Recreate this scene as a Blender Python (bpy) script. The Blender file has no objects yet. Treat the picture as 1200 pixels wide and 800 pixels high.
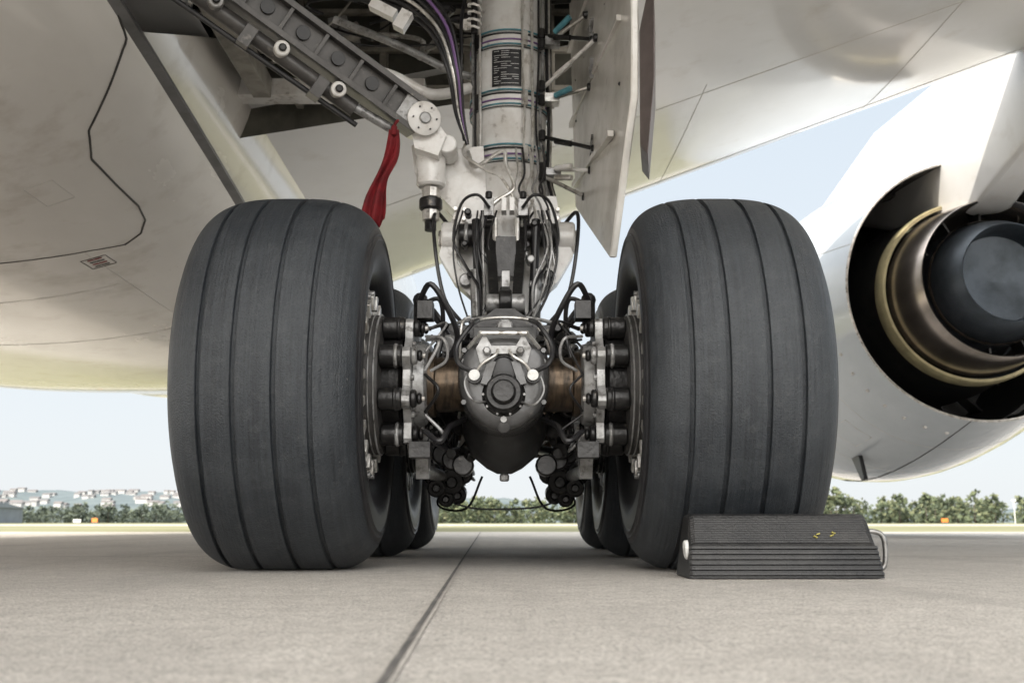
import bpy, bmesh, math, random
from mathutils import Vector, Matrix, noise
random.seed(7)
R=math.radians
sc=bpy.context.scene
sc.view_settings.view_transform='Standard'
sc.view_settings.look='None'
sc.view_settings.exposure=0
V=Vector

# ------------------------------------------------------------------ materials
def M(name,c1,c2=None,scale=5,rough=.5,metal=0,bump=0,bscale=60,coat=0,stretch=(1,1,1),lo=.38,hi=.68,rvar=0,detail=6,c3=None,scale3=1.2,lo3=.5,hi3=.75):
    m=bpy.data.materials.new(name); m.use_nodes=True
    nt=m.node_tree; N=nt.nodes; L=nt.links
    b=N['Principled BSDF']
    b.inputs['Roughness'].default_value=rough
    b.inputs['Metallic'].default_value=metal
    b.inputs['Base Color'].default_value=(*c1,1)
    if coat: 
        b.inputs['Coat Weight'].default_value=coat
        b.inputs['Coat Roughness'].default_value=.08
    tc=N.new('ShaderNodeTexCoord'); mp=N.new('ShaderNodeMapping')
    mp.inputs['Scale'].default_value=stretch
    L.new(tc.outputs['Object'],mp.inputs['Vector'])
    col=None
    def mix(fac,a,bb):
        mx=N.new('ShaderNodeMix'); mx.data_type='RGBA'
        L.new(fac,mx.inputs[0])
        if isinstance(a,tuple): mx.inputs[6].default_value=(*a,1)
        else: L.new(a,mx.inputs[6])
        mx.inputs[7].default_value=(*bb,1)
        return mx.outputs[2]
    def nz(s,lo_,hi_,vec=mp.outputs[0]):
        n=N.new('ShaderNodeTexNoise'); n.inputs['Scale'].default_value=s; n.inputs['Detail'].default_value=detail
        n.inputs['Roughness'].default_value=.62
        L.new(vec,n.inputs['Vector'])
        r=N.new('ShaderNodeMapRange'); r.inputs[1].default_value=lo_; r.inputs[2].default_value=hi_
        L.new(n.outputs[0],r.inputs[0]); return r.outputs[0]
    if c2:
        f=nz(scale,lo,hi)
        col=mix(f,c1,c2)
        if rvar:
            rr=N.new('ShaderNodeMapRange'); L.new(f,rr.inputs[0])
            rr.inputs[3].default_value=rough; rr.inputs[4].default_value=rough+rvar
            L.new(rr.outputs[0],b.inputs['Roughness'])
    if c3:
        col=mix(nz(scale3,lo3,hi3,tc.outputs['Object']),col if col else c1,c3)
    if col: L.new(col,b.inputs['Base Color'])
    if bump:
        n=N.new('ShaderNodeTexNoise'); n.inputs['Scale'].default_value=bscale; n.inputs['Detail'].default_value=4
        L.new(mp.outputs[0],n.inputs['Vector'])
        bp=N.new('ShaderNodeBump'); bp.inputs['Strength'].default_value=bump; bp.inputs['Distance'].default_value=.01
        L.new(n.outputs[0],bp.inputs['Height']); L.new(bp.outputs[0],b.inputs['Normal'])
    return m

air_white=M('aircraft_white_paint',(.82,.82,.82),(.76,.76,.75),1.3,.12,0,.03,.9,coat=.7,c3=(.64,.61,.57),scale3=3,lo3=.58,hi3=.9,rvar=.10)
belly_paint=M('belly_grey_white_paint',(.76,.73,.69),(.66,.625,.58),.9,.15,0,.04,1.1,coat=.7,stretch=(1,.4,1),c3=(.46,.40,.34),scale3=2.2,lo3=.54,hi3=.86,rvar=.15)
gear_white=M('gear_white_paint',(.82,.81,.79),(.64,.61,.57),7,.27,0,.08,30,coat=.3,c3=(.22,.19,.16),scale3=14,lo3=.58,hi3=.78)
gear_grey=M('gear_grey_metal',(.42,.42,.42),(.20,.195,.185),12,.36,.4,.15,60,c3=(.05,.045,.04),scale3=22,lo3=.52,hi3=.70)
silver=M('worn_aluminium',(.76,.75,.72),(.40,.37,.33),16,.30,.6,.15,70,c3=(.10,.085,.07),scale3=24,lo3=.56,hi3=.72)
brace_dark=M('brace_dark_grey',(.085,.08,.076),(.045,.042,.04),9,.36,.2,.1,50,c3=(.20,.185,.165),scale3=20,lo3=.6,hi3=.75)
black=M('black_rubber_hose',(.012,.012,.014),(.024,.023,.023),20,.36)
darkm=M('dark_greasy_metal',(.036,.035,.035),(.015,.0145,.0145),14,.28,.5,.2,60,c3=(.14,.125,.105),scale3=25,lo3=.62,hi3=.76)
nosem=M('bogie_casting_grey',(.12,.12,.122),(.06,.058,.056),10,.27,.35,.1,60,c3=(.21,.195,.175),scale3=18,lo3=.6,hi3=.76)
nosed=M('bogie_underside_dark',(.035,.035,.035),(.02,.019,.018),10,.3,.3,.1,60,c3=(.09,.08,.07),scale3=18,lo3=.6,hi3=.76)
bronze=M('heat_stained_axle',(.11,.08,.055),(.035,.028,.022),14,.28,.8,.1,70,stretch=(4,1,1))
carbon=M('brake_stack',(.03,.029,.029),(.06,.056,.052),30,.6,.2,.3,90)
teal=M('teal_clamp',(.10,.30,.36),(.05,.16,.2),20,.4)
violet=M('violet_clamp',(.20,.11,.27),None,rough=.5)
plate_m=M('data_plate_black',(.015,.015,.017),None,rough=.35)
mark=M('white_marking',(.75,.75,.73),(.5,.5,.48),40,.5)
redm=M('red_ribbon_cloth',(.22,.008,.013),(.11,.005,.008),14,.8,0,.2,90)
seam=M('panel_gap',(.045,.043,.04),None,rough=.7)
softseam=M('fine_panel_joint',(.52,.50,.47),None,rough=.6)
greystrip=M('grey_seal_strip',(.20,.20,.205),(.13,.13,.13),6,.45)
bay=M('wheel_well_primer',(.09,.087,.07),(.035,.033,.026),4,.55,0,.1,20)
bay2=M('wheel_well_rib',(.32,.30,.26),(.13,.12,.10),6,.5)
doorin=M('door_inner_paint',(.76,.74,.70),(.60,.57,.52),5,.27,0,.03,10,coat=.3,c3=(.38,.34,.29),scale3=8,lo3=.6,hi3=.85)
brown=M('door_edge_brown',(.13,.105,.10),(.09,.075,.07),8,.5)
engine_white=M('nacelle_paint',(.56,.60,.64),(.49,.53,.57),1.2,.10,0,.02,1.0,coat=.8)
duct_dark=M('fan_duct_liner',(.018,.018,.019),(.038,.036,.035),6,.5,0,.1,40)
titan=M('hot_titanium',(.52,.46,.42),(.28,.25,.22),3,.25,.95,.03,20,stretch=(1,.3,1))
cream=M('nozzle_seal_ring',(.50,.44,.26),(.32,.28,.17),6,.5)
plugm=M('exhaust_plug',(.075,.09,.11),(.04,.05,.06),4,.4,.6,.05,20)
chock_rub=M('chock_rubber',(.012,.012,.013),(.024,.0235,.023),14,.42,0,.3,120,c3=(.05,.048,.046),scale3=9,lo3=.6,hi3=.84)
yel=M('yellow_mark',(.50,.44,.10),(.2,.17,.05),60,.6)
steel=M('handle_steel',(.35,.35,.34),(.18,.17,.16),30,.4,.8)

def nodekit(m):
    nt=m.node_tree;N=nt.nodes;L=nt.links
    tc=N.new('ShaderNodeTexCoord')
    def nz(s,d=6,r=.6,st=(1,1,1)):
        p=N.new('ShaderNodeMapping'); p.inputs['Scale'].default_value=st; L.new(tc.outputs['Object'],p.inputs[0])
        n=N.new('ShaderNodeTexNoise'); n.inputs['Scale'].default_value=s; n.inputs['Detail'].default_value=d; n.inputs['Roughness'].default_value=r
        L.new(p.outputs[0],n.inputs[0]); return n.outputs[0]
    def mr(f,a,b_,c,d):
        r=N.new('ShaderNodeMapRange'); 
        for i,x in zip((1,2,3,4),(a,b_,c,d)): r.inputs[i].default_value=x
        L.new(f,r.inputs[0]); return r.outputs[0]
    def mixc(f,a,c):
        mx=N.new('ShaderNodeMix'); mx.data_type='RGBA'; L.new(f,mx.inputs[0])
        if isinstance(a,tuple): mx.inputs[6].default_value=(*a,1)
        else: L.new(a,mx.inputs[6])
        mx.inputs[7].default_value=(*c,1); return mx.outputs[2]
    def bump(a,b2,st,di):
        bp=N.new('ShaderNodeBump'); bp.inputs['Strength'].default_value=st; bp.inputs['Distance'].default_value=di
        ad=N.new('ShaderNodeMath'); ad.operation='ADD'; L.new(a,ad.inputs[0]); L.new(b2,ad.inputs[1])
        L.new(ad.outputs[0],bp.inputs['Height']); L.new(bp.outputs[0],N['Principled BSDF'].inputs['Normal'])
    return tc,nz,mr,mixc,bump
tyre_m=bpy.data.materials.new('tyre_rubber'); tyre_m.use_nodes=True
tc,nz,mr,mixc,bump=nodekit(tyre_m)
streak=nz(1.6,6,.6,(60,1.5,1.5)); big=nz(5); fine=nz(170,3); sp=nz(75,2); med=nz(28,5,.7,(1,1,1))
c=mixc(mr(streak,.35,.7,0,1),(.015,.0185,.023),(.032,.038,.045))
c=mixc(mr(big,.45,.7,0,.6),c,(.050,.056,.062))
c=mixc(mr(med,.5,.75,0,.5),c,(.068,.072,.075))
c=mixc(mr(fine,.5,.72,0,.75),c,(.008,.010,.012))
c=mixc(mr(sp,.73,.78,0,.6),c,(.17,.17,.165))
L=tyre_m.node_tree.links; b=tyre_m.node_tree.nodes['Principled BSDF']
L.new(c,b.inputs['Base Color']); L.new(mr(big,.3,.7,.42,.60),b.inputs['Roughness']); bump(fine,streak,.7,.005)
tyre_side=M('tyre_sidewall',(.014,.014,.016),(.026,.026,.028),8,.40,0,.2,120,c3=(.045,.043,.041),scale3=12,lo3=.6,hi3=.8)

conc=bpy.data.materials.new('apron_concrete'); conc.use_nodes=True
tc,nz,mr,mixc,bump=nodekit(conc)
n1=nz(.8,8,.65); n2=nz(9,6,.7); n3=nz(130,3,.65); n4=nz(2.2,6,.6,(1,.25,1)); n5=nz(300,2,.5); n6=nz(34,5,.7)
c=mixc(mr(n1,.35,.68,0,1),(.65,.61,.56),(.53,.495,.45))
c=mixc(mr(n2,.43,.68,0,.7),c,(.40,.372,.34))
c=mixc(mr(n4,.52,.70,0,.65),c,(.34,.315,.29))
c=mixc(mr(n6,.48,.66,0,.75),c,(.32,.30,.27))
c=mixc(mr(n3,.48,.60,0,.85),c,(.22,.205,.185))
c=mixc(mr(n5,.56,.66,0,.8),c,(.76,.725,.68))
L=conc.node_tree.links; b=conc.node_tree.nodes['Principled BSDF']
L.new(c,b.inputs['Base Color']); b.inputs['Roughness'].default_value=.8; bump(n3,n2,.9,.010)

joint_m=M('joint_sealant',(.07,.067,.063),(.16,.15,.14),8,.8)
stain=M('joint_stain_concrete',(.46,.43,.39),(.38,.355,.32),6,.85,0,.4,120,c3=(.26,.24,.22),scale3=60,lo3=.5,hi3=.7)
grass_m=M('grass',(.17,.17,.085),(.25,.235,.13),.12,.9,0,.5,3,stretch=(.3,1,1),c3=(.12,.14,.06),scale3=.03)
hill_m=M('hazed_hill_foliage',(.115,.145,.155),(.07,.095,.105),.012,.95,detail=10,c3=(.15,.18,.165),scale3=.004)  # aerial haze painted in: bluer base colour instead of a volume
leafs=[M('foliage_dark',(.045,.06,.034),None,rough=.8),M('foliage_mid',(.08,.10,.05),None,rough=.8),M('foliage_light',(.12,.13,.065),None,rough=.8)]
farleaf=[M('hazed_foliage_dark',(.05,.065,.055),None,rough=.8),M('hazed_foliage_mid',(.075,.095,.07),None,rough=.8),M('hazed_foliage_light',(.10,.12,.08),None,rough=.8)]  # distant trees, with the haze tinted into their leaf colours
bark=M('bark',(.09,.075,.06),None,rough=.9)
housew=M('house_wall',(.50,.49,.47),(.34,.34,.34),.02,.8)
roofm=M('roof_tile',(.17,.15,.145),(.13,.13,.135),.01,.8)
hang_m=M('hangar_cladding',(.20,.23,.27),(.16,.18,.21),.3,.6)
orange=M('orange_marker',(.7,.2,.03),None,rough=.5)

# ------------------------------------------------------------------ mesh builder
def frame(d):
    d=d.normalized(); t=V((0,0,1)) if abs(d.z)<.9 else V((1,0,0))
    u=d.cross(t).normalized(); return u,d.cross(u).normalized()
class MB:
    def __init__(s): s.bm=bmesh.new(); s.mats=[]
    def mi(s,m):
        if m not in s.mats: s.mats.append(m)
        return s.mats.index(m)
    def face(s,vs,i):
        try:
            f=s.bm.faces.new(vs); f.material_index=i; f.smooth=True; return f
        except ValueError: return None
    def rev(s,o,ax,prof,m,seg=24,cap0=True,cap1=True,mf=None):
        o=V(o); ax=V(ax).normalized(); u,v=frame(ax); i=s.mi(m); rings=[]
        for a,r in prof:
            rings.append([s.bm.verts.new(o+ax*a+u*(r*math.cos(2*math.pi*k/seg))+v*(r*math.sin(2*math.pi*k/seg))) for k in range(seg)])
        for q in range(len(rings)-1):
            ii=i if mf is None else s.mi(mf(q))
            for k in range(seg):
                s.face((rings[q][k],rings[q][(k+1)%seg],rings[q+1][(k+1)%seg],rings[q+1][k]),ii)
        if cap0: s.face(rings[0][::-1],i)
        if cap1: s.face(rings[-1],i)
        return rings
    def cyl(s,p1,p2,r,m,seg=20,r2=None):
        p1=V(p1);p2=V(p2); s.rev(p1,p2-p1,[(0,r),((p2-p1).length,r if r2 is None else r2)],m,seg)
    def bcyl(s,p1,p2,r,m,seg=20,b=.006):
        p1=V(p1);p2=V(p2);l=(p2-p1).length
        s.rev(p1,p2-p1,[(0,r-b),(b,r),(l-b,r),(l,r-b)],m,seg)
    def box(s,c,size,m,rot=(0,0,0),mat=None):
        from mathutils import Euler
        i=s.mi(m); Rm=Euler(rot).to_matrix() if mat is None else mat
        vs=[s.bm.verts.new(V(c)+Rm@V((x*size[0]/2,y*size[1]/2,z*size[2]/2))) for x in(-1,1) for y in(-1,1) for z in(-1,1)]
        for f in ((0,1,3,2),(4,6,7,5),(0,4,5,1),(2,3,7,6),(0,2,6,4),(1,5,7,3)): s.face([vs[k] for k in f],i)
    def prism(s,pts,n,depth,m):
        i=s.mi(m); n=V(n).normalized()*depth
        a=[s.bm.verts.new(V(p)) for p in pts]; b=[s.bm.verts.new(V(p)+n) for p in pts]
        s.face(a[::-1],i); s.face(b,i)
        for k in range(len(a)): s.face((a[k],a[(k+1)%len(a)],b[(k+1)%len(a)],b[k]),i)
    def tube(s,pts,r,m,seg=8,sub=6,straight=False):
        P=[V(p) for p in pts]
        if not straight and len(P)>2:
            Q=[]; E=[P[0]*2-P[1]]+P+[P[-1]*2-P[-2]]
            for k in range(1,len(E)-2):
                for j in range(sub):
                    t=j/sub; p0,p1,p2,p3=E[k-1],E[k],E[k+1],E[k+2]
                    Q.append(.5*((2*p1)+(p2-p0)*t+(2*p0-5*p1+4*p2-p3)*t*t+(3*p1-p0-3*p2+p3)*t**3))
            Q.append(P[-1]); P=Q
        i=s.mi(m); rings=[]; d=(P[1]-P[0]).normalized(); u,_=frame(d)
        for k,p in enumerate(P):
            d=(P[min(k+1,len(P)-1)]-P[max(k-1,0)])
            if d.length<1e-7: continue
            d.normalize(); u=(u-d*u.dot(d)); 
            if u.length<1e-5: u,_=frame(d)
            u.normalize(); v=d.cross(u)
            rings.append([s.bm.verts.new(p+u*(r*math.cos(2*math.pi*j/seg))+v*(r*math.sin(2*math.pi*j/seg))) for j in range(seg)])
        for q in range(len(rings)-1):
            for k in range(seg): s.face((rings[q][k],rings[q][(k+1)%seg],rings[q+1][(k+1)%seg],rings[q+1][k]),i)
        s.face(rings[0][::-1],i); s.face(rings[-1],i)
    def sph(s,c,r,m,seg=16,sz=(1,1,1)):
        i=s.mi(m); res=bmesh.ops.create_uvsphere(s.bm,u_segments=seg,v_segments=seg//2,radius=r)
        for v in res['verts']:
            v.co=V((v.co.x*sz[0],v.co.y*sz[1],v.co.z*sz[2]))+V(c)
            for f in v.link_faces: f.material_index=i; f.smooth=True
    def grid(s,rows,m,close=False):
        i=s.mi(m); vr=[[s.bm.verts.new(V(p)) for p in r] for r in rows]
        for a in range(len(vr)-1):
            n=len(vr[a])
            for b in range(n if close else n-1):
                s.face((vr[a][b],vr[a][(b+1)%n],vr[a+1][(b+1)%n],vr[a+1][b]),i)
        return vr
    def bolts(s,c,ax,rad,n,r,h,m,ph=0):
        c=V(c); ax=V(ax).normalized(); u,v=frame(ax)
        for k in range(n):
            t=2*math.pi*k/n+ph; p=c+u*rad*math.cos(t)+v*rad*math.sin(t); s.cyl(p,p+ax*h,r,m,6)
    def obj(s,name,parent=None,bevel=0,sharp=.6,recalc=True,origin=None):
        if recalc: bmesh.ops.recalc_face_normals(s.bm,faces=s.bm.faces)
        for e in s.bm.edges:
            if len(e.link_faces)==2 and e.calc_face_angle(0)>sharp: e.smooth=False
        if origin: bmesh.ops.translate(s.bm,verts=s.bm.verts,vec=-V(origin))
        me=bpy.data.meshes.new(name); s.bm.to_mesh(me); s.bm.free()
        for m in s.mats: me.materials.append(m)
        o=bpy.data.objects.new(name,me); sc.collection.objects.link(o)
        if origin: o.location=origin
        if parent: o.parent=parent
        if bevel:
            bv=o.modifiers.new('bevel','BEVEL'); bv.width=bevel; bv.segments=2; bv.limit_method='ANGLE'; bv.angle_limit=R(40); bv.harden_normals=False
        return o
def empty(name,loc=(0,0,0)):
    e=bpy.data.objects.new(name,None); sc.collection.objects.link(e); return e

# ------------------------------------------------------------------ ground
AY=20.0
b=MB()
b.grid([[(x,y,-.004) for x in (-6000,-600,0,600,6000)] for y in (-3000,-100,300,7000)],grass_m)
b.obj('grass_field')
b=MB(); b.grid([[(x,y,0.0) for x in (-260,-60,60,260)] for y in (-200,-20,AY)],conc)
b.obj('concrete_apron')
b=MB(); b.grid([[(x,y,0.0) for x in (-900,900)] for y in (60,95)],conc); b.obj('taxiway')
b=MB()
dx=-.024
for x0 in (-22.6,-15.1,-7.6,-.078,7.4,14.9,22.4):
    rows=[];rs=[]
    n=160 if x0==-.078 else 2
    for k in range(n+1):
        y=.3+(AY-.4)*(k/n)**1.6 if n>2 else -60+(60+AY-.1)*k/n
        j=.0012*noise.noise(V((0,y*9,1)))+.0008*noise.noise(V((0,y*40,5))); w=.0045+.0013*noise.noise(V((3,y*14,1)))
        x=x0+dx*y
        rows.append([(x-w+j,y,.008),(x+w+j,y,.008)])
        w2=.011+.002*noise.noise(V((7,y*5,1)))
        rs.append([(x-w2+j,y,.004),(x+w2*.9+j,y,.004)])
    b.grid(rows,joint_m); b.grid(rs,stain)
for y0 in (-9.7,-2.2,5.3,12.8):
    xs=[-22.5,-15.05,-7.6,-.15,7.3,14.8,22.3]
    for k in range(len(xs)-1):
        b.grid([[(xs[k]+.05,y0+s*.010,.0035),(xs[k+1]-.0,y0+s*.010,.0035)] for s in (-1,1)],joint_m)
b.obj('expansion_joint')

# ------------------------------------------------------------------ background
def blob_tree(b,x,y,h,w,LF):
    b.cyl((x,y,-.1),(x,y,h*.5),h*.02,bark,5,r2=h*.008)
    nclump=random.randint(9,13); cl=[]
    for k in range(nclump):
        t=random.random()**1.2; zz=h*(.05+.82*t); ww=w*(1.15-.9*t)
        cl.append((x+random.uniform(-1,1)*ww*.5,y+random.uniform(-1,1)*ww*.5,zz,w*random.uniform(.14,.26)*(1.2-.5*t)))
    for cx,cy,cz,cr in cl:
        for j in range(17):
            d=V((random.gauss(0,1),random.gauss(0,1),random.gauss(0,1))).normalized()*cr*random.uniform(.3,1.1)
            p=V((cx,cy,cz))+d; sz=h*random.uniform(.03,.065)
            u=V((random.gauss(0,1),random.gauss(0,1),random.gauss(0,1))).normalized(); v=u.orthogonal().normalized()
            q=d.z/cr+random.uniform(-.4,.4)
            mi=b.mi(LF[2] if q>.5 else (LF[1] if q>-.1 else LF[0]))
            vs=[b.bm.verts.new(p+u*sz*a+v*sz*c) for a,c in ((-1,-.6),(1,-.8),(.8,.9),(-.7,1))]
            f=b.face(vs,mi)
            if f: f.smooth=False
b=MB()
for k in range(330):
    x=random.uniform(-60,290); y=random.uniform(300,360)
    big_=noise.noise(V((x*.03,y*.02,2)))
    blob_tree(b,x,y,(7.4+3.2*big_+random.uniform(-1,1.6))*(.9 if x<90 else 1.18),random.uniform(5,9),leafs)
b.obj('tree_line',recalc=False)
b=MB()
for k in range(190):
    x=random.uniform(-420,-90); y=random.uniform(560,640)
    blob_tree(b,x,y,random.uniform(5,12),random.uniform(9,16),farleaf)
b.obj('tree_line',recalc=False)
rows=[]
def hill_z(xr,jy,yy):
    env=max(0,1-((xr+1500)/2000)**2) if xr>-1500 else 1
    top=[0,22,50,78,92,86][jy]
    return top*(.40+.60*env)+16*noise.fractal(V((xr*.004,yy*.004,1)),1,2,7)*(0 if jy==0 else 1)-(2 if jy==0 else 0)
HY=[1500,1800,2200,2600,3200,4000]
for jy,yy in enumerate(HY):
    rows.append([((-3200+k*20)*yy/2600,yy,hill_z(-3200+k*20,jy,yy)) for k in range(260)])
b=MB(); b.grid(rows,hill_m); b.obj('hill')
b=MB()
for k in range(110):
    yy=random.uniform(1800,2590)
    x=(-.52+.32*random.random())*yy
    jy=1 if yy<2200 else 2; t=(yy-HY[jy])/(HY[jy+1]-HY[jy]); xr=x*2600/yy
    z=hill_z(xr,jy,HY[jy])*(1-t)+hill_z(xr,jy+1,HY[jy+1])*t-2
    w=random.uniform(8,24); h=random.uniform(5,10)
    b.box((x,yy,z+h/2-2),(w,14,h+4),housew)
    b.prism([(x-w/2-1,yy-8,z+h),(x-w/2-1,yy+8,z+h),(x-w/2-1,yy,z+h+3)],(1,0,0),w+2,roofm)
b.obj('distant_town')
hg=empty('hangar')
b=MB()
b.box((-158,300,2.2),(24,30,4.4),hang_m)
b.prism([(-170.5,284.5,4.4),(-170.5,315.5,4.4),(-170.5,300,6)],(1,0,0),25,hang_m)
b.obj('hall',hg)
b=MB()
for k in range(4): b.box((-167+k*6,284.9,1.7),(4.2,.2,3.2),housew)
b.obj('gate',hg)
def board(x,y,w,h,m):
    b=MB(); b.box((x,y,h*.65),(w,.08,h*.6),m); b.cyl((x-w*.3,y,0),(x-w*.3,y,h*.4),.03,steel,8); b.cyl((x+w*.3,y,0),(x+w*.3,y,h*.4),.03,steel,8); return b.obj('taxiway_sign')
board(-37.5,95,.5,.6,orange); board(-39.5,96,.7,.5,mark); board(41,100,.6,.6,orange)
b=MB(); b.cyl((71.5,150,0),(71.5,150,3.2),.06,mark,8); b.box((71.5,150,3.3),(.5,.3,.3),mark); b.obj('weather_mast')

# ------------------------------------------------------------------ airplane body
plane=empty('airplane')
CX,CZ=-5.3,5.3
b=MB(); rings=[]
for Y,r,dz in [(-34,.3,2.2),(-30,.9,1.9),(-24,1.8,1.1),(-18,2.5,.45),(-12,2.9,.08),(-8,3,0)]+[(y,3,0) for y in range(-6,27,2)]+[(28,2.95,-.05),(31,2.6,-.25),(33.5,2.0,-.6),(35.2,1.2,-.95),(36,.3,-1.2)]:
    rings.append([(CX+r*math.cos(t),Y,CZ+dz+r*math.sin(t)) for t in [2*math.pi*k/96 for k in range(96)]])
b.grid(rings,air_white,True); b.obj('fuselage',plane,sharp=1)
def sstep(a,b_,x):
    t=max(0,min(1,(x-a)/(b_-a))); return t*t*(3-2*t)
NE=2.7
def fair(Y):
    t=sstep(-8,-1,Y)*(1-sstep(12.2,19,Y))
    return 2.7+.85*t, 1.0+.6*t
def fair_z(X,Y):
    W,H=fair(Y); p=min(1,abs(X-CX)/W); return 3.4-H*(1-p**NE)**(1/NE)
b=MB(); rows=[]
ys=[-8+.5*k for k in range(55)]
for Y in ys:
    W,H=fair(Y); r=[]
    r.append((CX+min(W,2.6),Y,5.0)); r.append((CX+W-.1,Y,4.3)); r.append((CX+W,Y,3.8))
    for k in range(65):
        t=math.pi*k/64; c=math.cos(t); s_=math.sin(t)
        r.append((CX+W*math.copysign(abs(c)**(2/NE),c),Y,3.4-H*abs(s_)**(2/NE)))
    r.append((CX-W,Y,3.8)); r.append((CX-W+.1,Y,4.3)); r.append((CX-min(W,2.6),Y,5.0))
    rows.append(r)
b.grid(rows,belly_paint)
def cut(bm,planes):
    for co,no in planes:
        bmesh.ops.bisect_plane(bm,geom=bm.verts[:]+bm.edges[:]+bm.faces[:],plane_co=co,plane_no=no,dist=1e-5)
    kill=[f for f in bm.faces if all((f.calc_center_median()-V(co)).dot(V(no))<0 for co,no in planes)]
    bmesh.ops.delete(bm,geom=kill,context='FACES')
cut(b.bm,[((0,3.3,0),(0,-1,0)),((0,6.1,0),(0,1,0)),((0,5.1,2.70),(0,.45,-1)),((0,0,2.66),(0,0,-1)),((-4,0,0),(-1,0,0))])
b.obj('belly_fairing',plane,sharp=1)

# wing
def wing_geo(X):
    s=X+1.67
    le=13.2-.693*s
    zb=3.2+(.186*min(s,7.6)+.09*max(0,s-7.6))
    te=1.5 if X<6 else 1.5-.48*(X-6)
    return le,te,zb
def wing_low(X,Y):
    le,te,zb=wing_geo(X); ch=le-te; c=max(0,min(1,(le-Y)/ch)); k=ch/11.7
    if c<.35: lo=-.2*math.sqrt(max(0,1-(1-c/.35)**2))
    else: lo=-.2+.25*((c-.35)/.65)**2
    return zb+lo*k
b=MB(); rows=[]; rowsu=[]
cs=[0,.002,.008,.02,.04,.07,.11,.16,.22,.29]+[.35+.65*k/24 for k in range(25)]
xs=[-3.6,-2.6,-1.67]+[-1.2+.6*k for k in range(14)]+[8,10,13,16,20,24,27]
for X in xs:
    le,te,zb=wing_geo(X); ch=le-te; k=ch/11.7
    rows.append([(X,le-c*ch,wing_low(X,le-c*ch)) for c in cs])
    rowsu.append([(X,le-c*ch,zb+k*(1.35*(math.sqrt(c)*1.4*(1-c)**.9)+.05*c)) for c in cs])
b.grid(rows,air_white)
cut(b.bm,[((-1.78,0,0),(-1,0,0)),((.42,0,0),(1,0,0)),((0,3.3,0),(0,-1,0)),((0,6.75,0),(0,1,0))])
b.grid(rowsu,air_white)
bmesh.ops.remove_doubles(b.bm,verts=b.bm.verts,dist=1e-4)
b.obj('wing',plane,sharp=1)
b=MB()
for fr in (.035,.30):
    pts=[]
    for k in range(14):
        X=-1.2+k*.75; le,te,zb=wing_geo(X); Y=le-fr*(le-te); pts.append((X,Y,wing_low(X,Y)-.001))
    b.tube(pts,.0028,softseam,6,2)
for X0 in (1.6,3.4,5.2):
    le,te,zb=wing_geo(X0); pts=[(X0+.0*q,le-(.02+.3*q/8)*(le-te),wing_low(X0,le-(.02+.3*q/8)*(le-te))-.001) for q in range(9)]
    b.tube(pts,.0025,softseam,6,2)
b.obj('wing_panel_joints',plane)
b=MB()
def fs(pts,r,m,n=5,seg=6):
    out=[]
    for (a,b2),(c,d2) in zip(pts[:-1],pts[1:]):
        for j in range(n):
            t=j/n; Y=a+(c-a)*t; X=b2+(d2-b2)*t; out.append((X,Y,fair_z(X,Y)-.001))
    a,b2=pts[-1]; out.append((b2,a,fair_z(b2,a)-.001)); b.tube(out,r,m,seg,2)
fs([(3.6,-1.83),(4.4,-1.87),(5.0,-1.95),(5.2,-2.1),(5.45,-2.3),(5.75,-2.4),(6.2,-2.42),(6.6,-2.43),(6.85,-2.47),(7.03,-2.56),(7.12,-2.7)],.007,seam)
fs([(7.12,-2.7),(7.03,-2.9),(6.95,-3.2),(6.88,-3.5),(6.85,-5.3)],.004,seam)
fs([(7.9,-5.3),(7.9,-2.5)],.0025,softseam); fs([(9.6,-5.3),(9.6,-2.2)],.0025,softseam)
fs([(7.05,-2.95),(12.5,-3.05)],.0025,softseam); fs([(7.9,-2.3),(12.5,-2.25)],.0025,softseam)
for (y0,x0,sy,sx,mm,rr) in [(5.95,-2.72,.16,.08,softseam,.0018),(7.3,-2.95,.11,.085,seam,.003)]:
    fs([(y0-sy,x0-sx),(y0-sy,x0+sx),(y0+sy,x0+sx),(y0+sy,x0-sx),(y0-sy,x0-sx)],rr,mm)
for q in range(4):
    fs([(7.22+q*.05,-3.0),(7.22+q*.05,-2.90)],.005,seam if q%2 else redm)
for (ya,xa,yb,xb,nn) in ((7.95,-5,7.95,-2.6,40),(6.80,-5,6.80,-3.4,26)):
    for k in range(nn):
        t=k/(nn-1); Y=ya+(yb-ya)*t; X=xa+(xb-xa)*t; z=fair_z(X,Y)
        b.cyl((X,Y,z+.004),(X,Y,z-.0006),.0065,softseam,6)
b.obj('belly_panel_joints',plane)
b=MB(); ra=[];
for k in range(41):
    Y=3.4+k*.105; z=2.74-(Y-3.4)*.05
    W,H=fair(Y); q=((3.4-z)/H); X=CX+W*(1-q**NE)**(1/NE)
    ra.append([(X-.06,Y,z+.035),(X+.030,Y,z+.03),(X+.042,Y,z-.015),(X-.06,Y,z-.03)])
b.grid(ra,greystrip,True); b.obj('door_seal_strip',plane,sharp=.5)

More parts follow.
